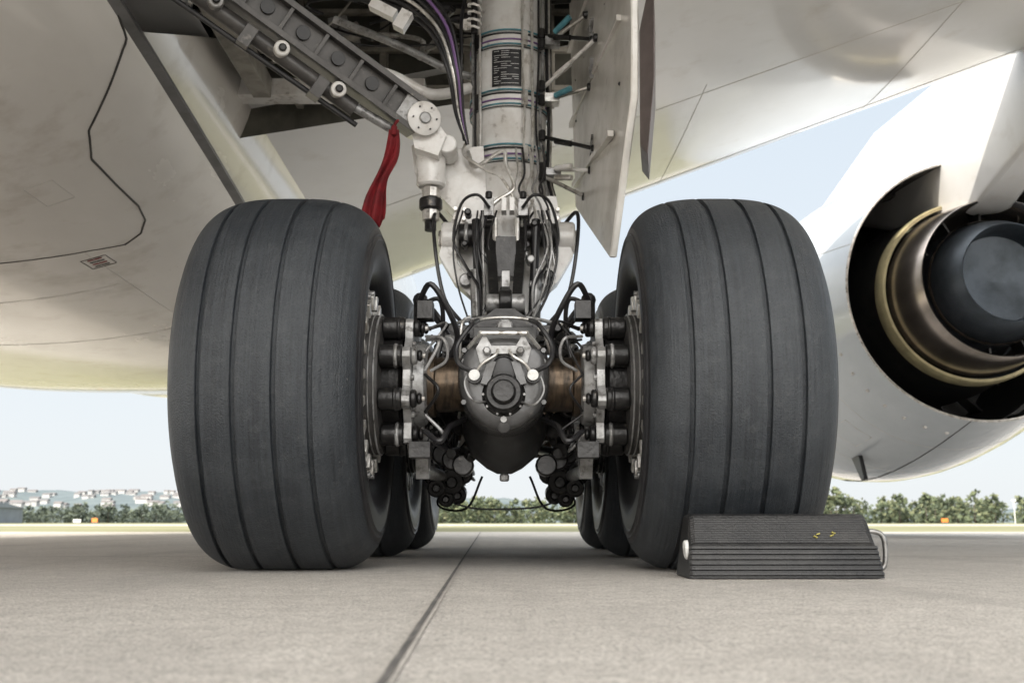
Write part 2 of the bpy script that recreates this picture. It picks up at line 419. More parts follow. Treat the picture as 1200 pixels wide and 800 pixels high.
# wheel well
b=MB()
x0,x1,y0,y1,z0,z1=-2.95,.62,3.2,6.85,3.02,4.35
i=b.mi(bay)
def quad(p): b.face([b.bm.verts.new(V(q)) for q in p],i)
quad([(x0,y0,z1),(x1,y0,z1),(x1,y1,z1),(x0,y1,z1)])
quad([(x0,y1,2.6),(x1,y1,3.2),(x1,y1,z1),(x0,y1,z1)])
quad([(x0,y0,2.6),(x1,y0,3.2),(x1,y0,z1),(x0,y0,z1)])
quad([(x0,y0,2.55),(x0,y1,2.55),(x0,y1,z1),(x0,y0,z1)])
quad([(x1,y0,3.45),(x1,y1,3.45),(x1,y1,z1),(x1,y0,z1)])
b.obj('wheel_well',plane,recalc=False)
b=MB()
for k in range(6):
    x=-2.6+k*.58
    b.box((x,6.8,3.6),(.05,.12,1.2),bay2); b.box((x,5,4.25),(.06,3.4,.16),bay2)
for k in range(5): b.box((-1.2,6.74,3.1+.28*k),(3.4,.05,.035),bay2)
for k in range(5): b.box((-1.2,3.7+.7*k,4.2),(3.5,.05,.2),bay2)
b.box((-1.62,5.2,3.0),(.12,2.6,.14),bay2); b.box((-1.2,6.6,3.02),(1.3,.16,.12),gear_white)
b.obj('well_ribs',plane,bevel=.006)
b=MB(); rnd=random.Random(3)
for k in range(60):
    y=rnd.uniform(5.0,6.6); x=rnd.uniform(-2.4,-.4); z=rnd.uniform(3.12,3.8)
    pts=[(x,y,z)]
    for j in range(rnd.randint(2,4)):
        x+=rnd.uniform(-.1,.55); z+=rnd.uniform(-.22,.22); y+=rnd.uniform(-.25,.25); pts.append((x,y,max(3.1,z)))
    b.tube(pts,rnd.choice([.006,.008,.012,.018]),rnd.choice([black,silver,darkm,bay2,darkm,black,gear_white]),8,5)
for k in range(20):
    x=rnd.uniform(-2.2,-.3); y=rnd.uniform(5.6,6.5); z=rnd.uniform(3.2,3.8)
    b.bcyl((x,y,z),(x+rnd.uniform(-.1,.25),y+rnd.uniform(-.1,.1),z+rnd.uniform(-.12,.12)+.05),rnd.uniform(.03,.08),rnd.choice([darkm,silver,darkm,bay2]),16)
    b.box((x+.1,y+.1,z+.1),(rnd.uniform(.06,.2),.1,rnd.uniform(.06,.2)),rnd.choice([darkm,bay2,gear_grey]),rot=(0,rnd.uniform(-.5,.5),0))
b.obj('well_pipes',plane)

# ------------------------------------------------------------------ jet engine
eng=empty('jet_engine')
EX,EZ=4.86,2.55
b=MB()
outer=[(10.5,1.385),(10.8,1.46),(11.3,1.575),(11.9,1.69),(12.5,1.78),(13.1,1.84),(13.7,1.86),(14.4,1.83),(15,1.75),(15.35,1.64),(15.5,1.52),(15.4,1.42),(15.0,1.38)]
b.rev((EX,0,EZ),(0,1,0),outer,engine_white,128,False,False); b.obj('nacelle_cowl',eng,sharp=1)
b=MB()
b.rev((EX,0,EZ),(0,1,0),[(10.5,1.385),(10.49,1.375),(10.5,1.36)],silver,128,False,False)
b.rev((EX,0,EZ),(0,1,0),[(10.5,1.36),(11,1.40),(11.6,1.44),(11.61,1.40),(11.75,1.40),(11.76,1.45),(12.4,1.46),(13.4,1.44),(13.5,.5)],duct_dark,96,False,False)
for k in range(28):
    t=2*math.pi*k/28; rr=1.385
    b.box((EX+rr*math.cos(t),11.1,EZ+rr*math.sin(t)),(.03,.5,.05),duct_dark,rot=(0,-t,0))
for k in range(22):
    t=2*math.pi*(k+.3)/22
    b.box((EX+1.2*math.cos(t),13.1,EZ+1.2*math.sin(t)),(.6,.3,.03),darkm,rot=(0,-t,0))
b.obj('fan_duct',eng)
b=MB()
b.rev((EX,0,EZ),(0,1,0),[(13.4,.98),(12.5,1.06),(11.7,1.05),(11.0,.97),(10.72,.925)],duct_dark,96,False,False)
b.rev((EX,0,EZ),(0,1,0),[(10.80,.98),(10.66,.972),(10.62,.955),(10.63,.925)],cream,96,False,False)
b.rev((EX,0,EZ),(0,1,0),[(10.72,.90),(10.3,.85),(10.0,.805),(9.985,.795),(10.0,.78),(10.4,.77),(11.2,.80)],titan,96,False,False)
b.rev((EX,0,EZ),(0,1,0),[(11.3,.80),(11.2,.56),(10.6,.565)],duct_dark,64,False,False)
b.rev((EX,0,EZ),(0,1,0),[(11.0,.66),(10.4,.65),(10.0,.58),(9.8,.50),(9.78,.485),(9.80,.47),(10.1,.44),(10.2,.02)],plugm,64,False,True)
b.rev((EX,0,EZ),(0,1,0),[(10.25,.635),(10.22,.645),(10.19,.63)],titan,64,False,False)
for k in range(12):
    t=2*math.pi*k/12; b.box((EX+.71*math.cos(t),10.5,EZ+.71*math.sin(t)),(.16,.25,.02),duct_dark,rot=(0,-t,0))
b.obj('core_nozzle',eng,sharp=.8)
b=MB()
pl=[(5.6,4.35),(7.5,4.0),(9.15,3.52),(10.1,3.28),(11.6,3.45),(13.9,4.25),(14.2,4.55),(12,4.85),(9,4.75),(6,4.6)]
pw=[.14,.18,.19,.22,.36,.50,.50,.46,.26,.16]
secs=[]
for sx in (-1,-.86,.86,1):
    k=.05 if abs(sx)>.9 else 0
    secs.append([(EX+sx*w_,y,z+ (k if z<4.4 else -k)) for (y,z),w_ in zip(pl,pw)])
b.grid(secs,air_white,True); i=b.mi(air_white)
b.bm.verts.ensure_lookup_table(); n=len(pl)
for s0 in (0,3*n):
    for tri in ((0,1,9),(1,2,8,9),(2,3,8),(3,4,7,8),(4,5,6,7)): b.face([b.bm.verts[s0+k] for k in tri],i)
b.obj('pylon',eng,bevel=.03,sharp=.7)
b=MB()
for y in (11.4,12.6,14.9):
    for (a,r1),(c,r2) in zip(outer[:10],outer[1:10]):
        if a<=y<=c: rad=r1+(r2-r1)*(y-a)/(c-a)
    b.tube([(EX+(rad+.0)*math.cos(t),y,EZ+(rad+.0)*math.sin(t)) for t in [2*math.pi*k/96 for k in range(97)]],.003,softseam,6,1,True)
pts=[]
for (a,r1) in outer[:9]:
    t=R(262); pts.append((EX+(r1+.001)*math.cos(t),a,EZ+(r1+.001)*math.sin(t)))
b.tube(pts,.005,seam,6,4)
pts=[(EX+(r1+.001)*math.cos(R(160)),a,EZ+(r1+.001)*math.sin(R(160))) for a,r1 in outer[:9]]; b.tube(pts,.003,softseam,6,4)
def nac(y,t):
    for (a,r1),(c,r2) in zip(outer[:10],outer[1:10]):
        if a<=y<=c: rad=r1+(r2-r1)*(y-a)/(c-a)
    return (EX+(rad+.001)*math.cos(R(t)),y,EZ+(rad+.001)*math.sin(R(t)))
for (y,t,dy,dt) in ((11.9,235,.22,6),(11.9,212,.15,4)):
    b.tube([nac(y-dy,t-dt),nac(y-dy,t),nac(y-dy,t+dt),nac(y+dy,t+dt),nac(y+dy,t),nac(y+dy,t-dt),nac(y-dy,t-dt)],.003,softseam,6,1,True)
for k in range(7):
    b.cyl(nac(10.9,205+k*9),tuple(V(nac(10.9,205+k*9))+V((0,-.03,0))),.018,softseam,8)
b.obj('nacelle_joints',eng)
b=MB(); b.prism([(EX-.75,12.6,.95),(EX-.75,12.3,.95),(EX-.75,12.15,.66),(EX-.75,12.28,.66)],(1,0,0),.05,black); b.obj('drain_mast',eng,bevel=.01)

# ------------------------------------------------------------------ landing gear
gear=empty('landing_gear')
TW,TZ,TX=.32,.695,.795
AX=[4.0,5.45,6.9]
RB=.50; RH=.213
def tyre(sx,Y,name):
    b=MB(); prof=[]
    n=3.0; pts=[]
    NP=150
    grooves=[-.185,-.07,.06,.175]
    for k in range(NP+1):
        t=math.pi*k/NP
        c=math.cos(t); s_=math.sin(t)
        x=-TW*math.copysign(abs(c)**(2/n),c); r=RB+RH*abs(s_)**(2/n)
        if .555<r<.562 or .578<r<.584: x*=1.012
        pts.append((x,r))
    left=[(-.20,.374),(-.232,.382),(-.270,.402),(-.298,.435),(-.314,.470)]
    out=left+pts+[(-a,r) for a,r in left[::-1]]
    fin=[]
    for q,(a,r) in enumerate(out):
        if any(abs(a-g)<.0105 for g in grooves) and r>.6: continue
        fin.append((a,r))
    def surf(a):
        return RB+RH*(1-(abs(a)/TW)**n)**(1/n)
    for g in grooves:
        for da,dr in ((-.0095,0),(-.008,-.002),(-.0065,-.014),(.0065,-.014),(.008,-.002),(.0095,0)):
            fin.append((g+da,surf(g+da)+dr))
    top=[f for f in fin if f[1]>.6]; 
    lo=[f for f in fin if f[1]<=.6]
    a1=[f for f in lo if f[0]<0]; a2=[f for f in lo if f[0]>=0]
    top.sort(key=lambda f:f[0])
    prof=a1+top+a2
    def mf(q):
        return tyre_m if min(prof[q][1],prof[q+1][1])>.60 else tyre_side
    b.rev((0,0,0),(1,0,0),prof,tyre_m,144,False,False,mf=mf)
    for v in b.bm.verts:
        z=v.co.z
        if z<-.35:
            k=min(1,(-.35-z)/.33); v.co.x*=1+.035*k
        if v.co.z<-(TZ-.004): v.co.z=-(TZ-.004)
    o=b.obj(name,gear,sharp=.7); o.location=(sx*TX,Y,TZ)
    return o
def wheel(sx,Y,name):
    b=MB(); ax=(sx,0,0); o=(0,Y,TZ)
    b.rev(o,ax,[(.60,.378),(.548,.388),(.534,.386),(.530,.370),(.545,.350),(.60,.330),(.80,.305),(.86,.29)],silver,64,False,False)
    b.rev(o,ax,[(.86,.29),(.85,.12),(.90,.10)],gear_grey,48,False,False)
    b.rev(o,ax,[(.99,.378),(1.02,.386),(1.03,.382),(1.032,.36),(1.02,.33),(.98,.30),(.93,.27),(.91,.12),(1.0,.10),(1.02,.05)],gear_white,64,False,True)
    b.bolts((sx*.92,Y,TZ),ax,.21,14,.016,.03,silver)
    b.rev(o,ax,[(.535,.345),(.525,.340),(.525,.295),(.54,.29)],gear_grey,64,False,False)
    for k in range(20):
        t=2*math.pi*k/20; r=.318
        p=V((sx*.515,Y+r*math.cos(t),TZ+r*math.sin(t)))
        b.box(p,(.035,.034,.056),silver,rot=(t-math.pi/2,0,0))
        t+=math.pi/20; r=.352; p=V((sx*.522,Y+r*math.cos(t),TZ+r*math.sin(t)))
        b.cyl(p-V((sx*.02,0,0)),p+V((sx*.02,0,0)),.012,gear_grey,8)
    b.obj(name,gear,bevel=.003)
def brake(sx,Y,name,rs):
    b=MB(); rn=random.Random(rs); o=(0,Y,TZ); ax=(sx,0,0)
    b.rev(o,ax,[(.455,.20),(.46,.262),(.48,.270),(.60,.270)],carbon,48,True,False)
    for a in (.47,.49,.51): b.rev(o,ax,[(a,.268),(a+.004,.275),(a+.008,.268)],gear_grey,48,False,False)
    n=9; pts=[]
    for k in range(n*10):
        t=2*math.pi*k/(n*10); r=.215+.055*max(0,math.cos(n*t))**.6
        pts.append((sx*.342,Y+r*math.cos(t),TZ+r*math.sin(t)))
    b.prism(pts,ax,.030,gear_grey)
    b.rev(o,ax,[(.29,.13),(.30,.155),(.34,.165)],gear_grey,40,True,False)
    b.rev(o,ax,[(.378,.215),(.39,.195),(.46,.19)],darkm,40,False,False)
    for k in range(n):
        t=2*math.pi*k/n; c=V((0,Y+.232*math.cos(t),TZ+.232*math.sin(t)))
        X=lambda a:c+V((sx*a,0,0))
        b.bcyl(X(.372),X(.46),.042,darkm,16); b.bcyl(X(.388),X(.406),.046,darkm if k%2 else gear_grey,16)
        b.bcyl(X(.342),X(.318),.034,darkm if k%4 else gear_grey,16); b.bcyl(X(.318),X(.300),.022,darkm,12); b.cyl(X(.300),X(.288),.010,silver,6)
        t2=t+math.pi/n; c2=V((sx*.342,Y+.205*math.cos(t2),TZ+.205*math.sin(t2))); b.cyl(c2,c2-V((sx*.012,0,0)),.012,gear_grey,6)
    for k in range(9):
        t=2*math.pi*k/9+.3; t2=t+rn.uniform(.5,1.0)
        pa=V((sx*.29,Y+.22*math.cos(t),TZ+.22*math.sin(t))); pb=V((sx*.29,Y+.22*math.cos(t2),TZ+.22*math.sin(t2)))
        md=(pa+pb)/2; md.x=sx*rn.uniform(.20,.25); md+=V((0,math.cos(t)*.06,math.sin(t)*.06))
        b.tube([pa,md,pb],rn.choice([.005,.007]),rn.choice([black,gear_grey,black,darkm]),8,6)
    b.box((sx*.30,Y-.1,TZ+.27),(.06,.08,.07),darkm); b.box((sx*.31,Y-.12,TZ-.26),(.08,.09,.06),darkm)
    b.cyl((sx*.33,Y,TZ+.24),(sx*.33,Y,TZ+.33),.026,darkm,12); b.sph((sx*.33,Y,TZ+.335),.03,black,12)
    b.prism([(sx*.29,Y-.06,TZ-.2),(sx*.29,Y+.10,TZ-.2),(sx*.29,Y+.14,TZ-.34),(sx*.29,Y+.04,TZ-.36)],ax,.05,gear_grey)
    b.obj(name,gear,bevel=.003)
k=0
for Y in AX:
    for sx in (-1,1):
        tyre(sx,Y,'tyre_%d'%k); wheel(sx,Y,'wheel_rim_%d'%k); brake(sx,Y,'brake_%d'%k,k); k+=1

b=MB()
for Y in AX:
    b.cyl((-.9,Y,TZ),(.9,Y,TZ),.085,darkm,24)
    for sx in (-1,1):
        b.rev((0,Y,TZ),(sx,0,0),[(.14,.092),(.155,.105),(.26,.107),(.265,.125),(.285,.13),(.31,.125)],bronze,32,False,False)
b.obj('axles',gear)
b=MB()
b.rev((0,4.1,.68),(0,1,0),[(0,.15),(.2,.155),(.9,.14),(1.2,.19),(1.6,.19),(2.0,.14),(2.9,.15),(3.0,.10)],nosed,32)
b.obj('bogie_beam',gear)
b=MB()
shape=[(-.15,.80),(-.175,.75),(-.175,.655),(-.145,.565),(-.08,.505),(0,.485),(.08,.505),(.145,.565),(.175,.655),(.175,.75),(.15,.80),(.08,.85),(-.08,.85)]
rows=[]
for Y,s_ in ((4.18,1.0),(3.90,1.0),(3.81,.99),(3.76,.95),(3.742,.84),(3.738,.5)):
    rows.append([(x*s_,Y,.67+(z-.67)*s_) for x,z in shape])
b.grid(rows,nosem,True)
i=b.mi(nosem); b.bm.verts.ensure_lookup_table(); n=len(shape); b.face([b.bm.verts[5*n+k] for k in range(n)],i)
o=b.obj('bogie_nose_casting',gear,sharp=2); ss=o.modifiers.new('s','SUBSURF'); ss.levels=2; ss.render_levels=2
b=MB()
b.rev((0.0,3.76,.625),(0,-1,0),[(0,.078),(.02,.080),(.03,.068),(.09,.067),(.10,.060),(.10,.045),(.125,.043),(.135,.036)],darkm,32,False,True)
b.bolts((0,3.735,.625),(0,-1,0),.074,10,.005,.010,gear_grey)
b.rev((0.0,3.78,.71),(0,-1,0),[(0,.055),(.06,.052),(.075,.045),(.08,.02)],black,24,False,True)
b.box((-.055,3.72,.70),(.03,.05,.09),nosem,rot=(0,.3,0)); b.box((.055,3.72,.70),(.03,.05,.09),nosem,rot=(0,-.3,0))
b.prism([(-.085,3.735,.735),(-.10,3.735,.79),(-.07,3.735,.845),(-.045,3.735,.80),(.045,3.735,.80),(.07,3.735,.845),(.10,3.735,.79),(.085,3.735,.735),(.06,3.735,.745),(.045,3.735,.77),(-.045,3.735,.77),(-.06,3.735,.745)],(0,-1,0),.025,gear_grey)
b.tube([(-.13,3.76,.80),(-.085,3.70,.84),(-.07,3.69,.842),(.07,3.69,.842),(.085,3.70,.84),(.13,3.76,.80)],.008,silver,8,4)
b.tube([(-.10,3.70,.70),(-.16,3.69,.73),(-.17,3.72,.80),(-.12,3.74,.88),(-.10,3.9,.93)],.009,black,8)
b.tube([(.10,3.70,.70),(.16,3.69,.73),(.175,3.72,.80),(.13,3.74,.88),(.10,3.9,.93)],.009,black,8)
b.tube([(-.06,3.74,.60),(-.11,3.70,.60),(-.14,3.71,.66),(-.12,3.72,.72)],.004,gear_grey,8)
b.tube([(.06,3.74,.60),(.11,3.70,.585),(.145,3.71,.64),(.12,3.72,.72)],.004,gear_grey,8)
for sx in (-1,1):
    b.cyl((sx*.105,3.75,.69),(sx*.105,3.700,.69),.028,darkm,16); b.cyl((sx*.105,3.700,.69),(sx*.105,3.685,.69),.020,mark,16)
    b.tube([(sx*.105,3.70,.69),(sx*.075,3.68,.73),(sx*.03,3.68,.76),(sx*.02,3.72,.79)],.006,silver,8)
    for z in (.60,.75,.79): b.bolts((sx*.145,3.775,z),(0,-1,0),.0,1,.010,.022,nosem)
    b.bcyl((sx*.06,3.70,.775),(sx*.06,3.66,.775),.016,gear_grey,6)
b.sph((0,3.765,.53),.035,nosem,16,(1,.6,1.2)); b.cyl((0,3.75,.535),(0,3.725,.535),.012,gear_grey,8)
b.obj('nose_fittings',gear,bevel=.002)
b=MB()
b.rev((0,4.15,.53),(0,0,-1),[(-.05,.17),(.02,.165),(.10,.13),(.15,.07),(.17,.03)],nosed,28)
b.bcyl((0,4.15,.36),(0,4.15,.33),.02,gear_grey,10)
for sx in (-1,1):
    b.cyl((sx*.315,4.05,.37),(sx*.315,5.45,.40),.028,gear_grey,14); b.cyl((sx*.315,5.5,.37),(sx*.315,6.9,.40),.028,gear_grey,14)
    b.cyl((sx*.22,4.3,.45),(sx*.12,5.4,.55),.022,darkm,12)
    for q in range(4):
        b.bcyl((sx*(.17+.05*q),4.25+.12*q,.40+.03*q),(sx*(.17+.05*q),4.33+.12*q,.40+.03*q),.045,darkm,14)
    for q,(x,y,z,r) in enumerate(((.26,5.05,.36,.06),(.33,5.0,.33,.045),(.21,5.1,.40,.05),(.29,5.1,.28,.04),(.36,5.15,.40,.05),(.24,5.2,.30,.045))):
        b.bcyl((sx*x,y,z),(sx*x,y+.1,z+.02),r,darkm,14); b.bcyl((sx*x,y-.02,z),(sx*x,y,z),r*.5,darkm,8)
b.tube([(-.25,5.1,.26),(-.12,5.1,.235),(.12,5.1,.24),(.25,5.1,.27)],.005,black,8)
b.obj('underside_rods',gear,bevel=.002)

# strut
SX=.015; SY=5.45
b=MB()
b.rev((SX,SY,0),(0,0,1),[(1.78,.17),(1.80,.215),(1.95,.225),(2.02,.215),(2.06,.205),(2.35,.203),(2.36,.212),(2.42,.212),(2.43,.203),(2.70,.203),(2.71,.212),(2.76,.212),(2.77,.205),(4.1,.205)],gear_white,64)
b.obj('strut_cylinder',gear,sharp=.7)
b=MB()
def ringat(z,r,rad,m):
    b.tube([(SX+r*math.cos(t),SY+r*math.sin(t),z) for t in [2*math.pi*k/48 for k in range(49)]],rad,m,8,1,True)
for z in (2.735,2.395,2.09):
    ringat(z+.05,.214,.005,teal); ringat(z+.030,.216,.005,black); ringat(z-.005,.216,.005,violet); ringat(z-.03,.214,.005,teal); ringat(z-.045,.214,.003,black)
    for t in (-2.4,-1.2,-.7):
        b.box((SX+.224*math.cos(t),SY+.224*math.sin(t),z),(.028,.03,.08),darkm if t<-1.5 else silver,rot=(0,0,t))
for ang,r,m in ((-2.35,.008,silver),(-2.5,.006,black),(-2.62,.009,gear_grey),(-1.25,.006,silver),(-1.0,.008,silver),(-.8,.006,black),(-.65,.008,gear_grey),(-.45,.009,black),(-.3,.008,silver),(-.15,.009,black)):
    x=SX+.228*math.cos(ang); y=SY+.228*math.sin(ang)
    j=random.uniform(-.02,.02)
    b.tube([(x,y,3.3),(x,y,2.6),(x+j,y-.01,2.3),(x,y,2.0),(x+.02*math.cos(ang),y-.04,1.85),(x*.7,y-.10,1.72)],r,m,8,4)
b.tube([(-.20,5.2,2.08),(-.16,5.15,1.98),(-.02,5.13,2.06),(0,5.12,1.98),(.04,5.1,1.85),(-.05,5.1,1.78),(-.12,5.1,1.7)],.011,silver,10)
b.tube([(-.2,5.2,2.15),(-.22,5.15,2.05),(-.1,5.12,1.95),(-.02,5.1,1.9),(.08,5.1,1.72)],.008,silver,10)
for q in range(5):
    x=.05+.035*q
    b.tube([(x,5.2-.01*q,2.1),(x+.01,5.16,1.95),(x-.02,5.12,1.85),(x+.02,5.06,1.74),(x+.03,5.0,1.62)],.006,[silver,black,silver,gear_grey,black][q],8)
b.obj('strut_hydraulic_lines',gear)
b=MB(); rows=[]
for k in range(13):
    t=R(-112+44*k/12-4); rows.append([(SX+.2095*math.cos(t),SY+.2095*math.sin(t),z) for z in (2.465,2.675)])
b.grid(rows,plate_m)
for q in range(16):
    z=2.664-q*.0122
    for (ta,tb) in ((-113,-105-3*math.sin(q*2.1)),(-102,-90+4*math.sin(q*3)),(-85+3*math.sin(q*5),-76)):
        rr=[]
        for k in range(5):
            t=R(ta+(tb-ta)*k/4); rr.append([(SX+.2110*math.cos(t),SY+.2110*math.sin(t),z+dz) for dz in (-.0015,.0013)])
        if (q*3+int(ta))%5: b.grid(rr,mark)
b.obj('data_plate',gear,recalc=False)

b=MB()
b.prism([(-.50,5.22,2.12),(-.44,5.22,2.17),(-.33,5.22,2.10),(-.12,5.22,2.12),(-.1,5.22,1.80),(-.22,5.22,1.72),(-.34,5.22,1.84),(-.44,5.22,1.90),(-.48,5.22,1.98)],(0,1,0),.22,gear_white)
b.bcyl((-.385,5.12,1.86),(-.385,5.12,2.12),.075,gear_white,24,.012)
b.bcyl((-.385,5.12,2.04),(-.385,5.12,2.07),.086,gear_white,24)
b.bcyl((-.385,5.12,1.86),(-.385,5.12,1.80),.045,silver,8); b.bcyl((-.385,5.12,1.80),(-.385,5.12,1.74),.06,darkm,12); b.bcyl((-.385,5.12,1.74),(-.385,5.12,1.68),.045,silver,8); b.cyl((-.385,5.12,1.68),(-.385,5.12,1.63),.03,darkm,8)
b.prism([(-.24,5.2,1.84),(.26,5.2,1.84),(.29,5.2,1.66),(.26,5.2,1.50),(.15,5.2,1.30),(.13,5.2,1.0),(-.11,5.2,1.0),(-.13,5.2,1.30),(-.26,5.2,1.52),(-.30,5.2,1.66)],(0,1,0),.42,gear_white)
for sx in (-1,1):
    b.bcyl((sx*.25+.01,5.16,1.60),(sx*.34+.01,5.16,1.60),.085,gear_white,24,.01)
    b.bcyl((sx*.34+.01,5.16,1.60),(sx*.355+.01,5.16,1.60),.045,silver,8)
    b.bcyl((sx*.07+.01,5.10,1.60),(sx*.25+.01,5.10,1.60),.062,darkm,20)
    b.bcyl((sx*.12+.01,5.10,1.60),(sx*.16+.01,5.10,1.60),.075,gear_grey,20)
    b.bcyl((sx*.20+.01,5.10,1.60),(sx*.22+.01,5.10,1.60),.07,gear_grey,20)
    b.prism([(sx*.30,5.1,1.64),(sx*.34,5.1,1.50),(sx*.26,5.1,1.36),(sx*.17,5.1,1.28),(sx*.15,5.1,1.34),(sx*.24,5.1,1.45),(sx*.27,5.1,1.6)],(0,1,0),.12,gear_white)
    b.bcyl((sx*.2,5.05,1.36),(sx*.2,5.2,1.36),.035,gear_grey,12)
    b.bolts((sx*.24,5.19,1.74),(0,-1,0),.035,4,.012,.015,silver,.7)
b.obj('lower_strut_casting',gear,bevel=.012)
b=MB(); rn=random.Random(21)
for sx in (-1,1):
    b.prism([(sx*.06,5.12,1.64),(sx*.11,5.12,1.64),(sx*.075,4.72,1.16),(sx*.03,4.72,1.16)],(0,-.4,.6),.05,darkm)
    b.prism([(sx*.03,4.74,1.20),(sx*.08,4.74,1.20),(sx*.15,5.1,.90),(sx*.09,5.1,.90)],(0,-.3,-.7),.05,darkm)
    b.cyl((sx*.15,5.02,1.66),(sx*.13,5.0,1.12),.022,black,12); b.cyl((sx*.15,5.02,1.40),(sx*.14,5.01,1.16),.03,gear_grey,12)
    b.cyl((sx*.055,5.0,1.66),(sx*.05,4.95,1.20),.014,silver,10)
    b.bcyl((sx*.19,5.05,1.10),(sx*.27,5.05,1.10),.03,darkm,12)
    b.box((sx*.2,4.75,1.0),(.12,.3,.09),darkm); b.box((sx*.24,4.6,.92),(.08,.12,.18),darkm)
    b.box((sx*.085,5.0,1.71),(.05,.07,.09),gear_grey); b.bcyl((sx*.085,4.97,1.75),(sx*.085,4.97,1.79),.018,darkm,8)
    b.box((sx*.02+.01,5.02,1.73),(.025,.08,.07),gear_white)
    b.tube([(sx*.08,4.95,1.70),(sx*.14,4.9,1.75),(sx*.22,4.95,1.72),(sx*.26,5.0,1.55),(sx*.20,5.0,1.42),(sx*.13,4.95,1.3)],.008,black,8)
    for q in range(8):
        x=rn.uniform(.03,.22); z=rn.uniform(1.15,1.7)
        b.bcyl((sx*x,5.08,z),(sx*x,4.99,z),rn.uniform(.012,.026),rn.choice([gear_grey,darkm,darkm]),8)
    for q in range(6):
        x=rn.uniform(.04,.22)
        b.tube([(sx*x,5.0,1.70),(sx*(x+rn.uniform(-.03,.05)),4.93,1.5),(sx*(x+rn.uniform(-.05,.04)),4.92,1.3),(sx*rn.uniform(.05,.2),4.85,1.08)],rn.choice([.005,.007]),rn.choice([black,gear_grey,black]),8)
b.bcyl((-.09,4.72,1.17),(.09,4.72,1.17),.045,gear_grey,20); b.bcyl((-.03,4.70,1.17),(.03,4.70,1.17),.06,darkm,20)
b.box((0,4.85,1.02),(.46,.10,.035),darkm); b.box((0,4.6,.98),(.30,.5,.08),darkm); b.box((0,4.35,.90),(.26,.3,.12),nosed)
b.box((.0,4.95,1.44),(.10,.1,.2),darkm); b.box((0,4.9,1.32),(.04,.08,.08),gear_grey)
b.prism([(-.10,4.3,.86),(.10,4.3,.86),(.12,4.3,1.00),(.04,4.3,1.06),(-.04,4.3,1.06),(-.12,4.3,1.00)],(0,1,0),.06,darkm)
b.bcyl((0,4.28,.97),(0,4.24,.97),.035,gear_grey,16)
b.tube([(-.27,4.7,1.06),(-.1,4.66,1.09),(.1,4.66,1.09),(.27,4.7,1.06)],.009,gear_grey,8)
b.tube([(-.2,4.3,.93),(-.1,4.2,.99),(.1,4.2,.99),(.2,4.3,.93)],.007,silver,8)
b.obj('torque_link_mechanism',gear,bevel=.004)

b=MB(); rn=random.Random(11)
for sx in (-1,1):
    def P(x,y,z): return (sx*x,y,z)
    b.tube([P(.33,3.92,1.0),P(.28,3.85,1.06),P(.22,3.88,.98),P(.18,3.95,.88),P(.21,4.0,.80)],.011,black,8)
    b.tube([P(.33,3.96,1.0),P(.25,3.95,1.02),P(.24,4.0,.90),P(.26,4.0,.8)],.009,black,8)
    b.tube([P(.29,3.8,.85),P(.22,3.75,.83),P(.21,3.78,.76),P(.27,3.8,.72)],.006,gear_grey,8)
    b.tube([P(.29,3.82,.5),P(.23,3.78,.46),P(.20,3.85,.52),P(.15,4.0,.56)],.011,black,8)
    b.tube([P(.25,4.6,1.0),P(.35,4.5,1.1),P(.30,4.3,1.05),P(.2,4.3,.9)],.010,black,8)
    b.tube([P(.28,5.2,1.66),P(.36,5.1,1.72),P(.35,5.0,1.5),P(.30,5.0,1.25),P(.2,4.95,1.1),P(.22,4.8,1.0)],.010,black,8)
    b.tube([P(.12,5.3,.40),P(.2,5.3,.24),P(.35,5.4,.26),P(.3,5.45,.40)],.006,black,8)
    for q in range(12):
        y=rn.uniform(4.1,4.7)
        b.tube([P(rn.uniform(.1,.2),y,rn.uniform(.82,1.0)),P(rn.uniform(.15,.3),y-.1,rn.uniform(.7,1.0)),P(rn.uniform(.18,.3),y+.05,rn.uniform(.45,.8)),P(rn.uniform(.1,.3),y+.3,rn.uniform(.45,.7))],rn.choice([.006,.009,.012]),rn.choice([black,black,darkm,silver]),8)
    for q in range(14):
        y=rn.uniform(4.12,4.6); x=rn.uniform(.17,.27); z=rn.uniform(.42,.98)
        b.bcyl(P(x,y,z),P(x+rn.uniform(-.05,.05),y-.08,z+rn.uniform(-.04,.04)),rn.uniform(.016,.038),rn.choice([darkm,gear_grey,darkm,darkm]),12)
b.obj('bogie_hoses',gear)

# drag brace
b=MB()
A=V((-.436,5.0,2.17)); B=V((-1.95,4.25,3.08)); d=(B-A).normalized(); L=(B-A).length
side=V((0,1,0)); side=(side-d*side.dot(d)).normalized(); up=d.cross(side).normalized()
if up.z<0: up=-up
mt=Matrix((d,side,up)).transposed()
def bx(t,s_,u,size,m): b.box(A+d*t+side*s_+up*u,size,m,mat=mt)
bx(L/2,0,0,(L,.05,.12),brace_dark)
bx(L/2,0,.075,(L,.16,.03),brace_dark); bx(L/2,0,-.075,(L,.16,.03),brace_dark)
for q in range(8):
    bx(.2+q*.2,0,0,(.02,.14,.12),brace_dark)
    c=A+d*(.3+q*.2)-side*.03; b.cyl(c,c-side*.012,.035,black,20)
c=A; b.rev(c-side*.10,side,[(0,.055),(.01,.085),(.2,.085),(.21,.055)],gear_white,32); b.bcyl(c-side*.115,c-side*.10,.03,gear_grey,16)
b.bolts(c-side*.10,-side,.06,6,.005,.008,darkm)
bx(.05,0,0,(.16,.13,.13),gear_grey)
for t,m in ((.42,gear_white),(.74,gear_white),(1.1,gear_grey)):
    c=A+d*t-up*.135; b.bcyl(c-side*.09,c+side*.09,.038,m,20); b.bcyl(c-side*.11,c-side*.09,.02,darkm,8)
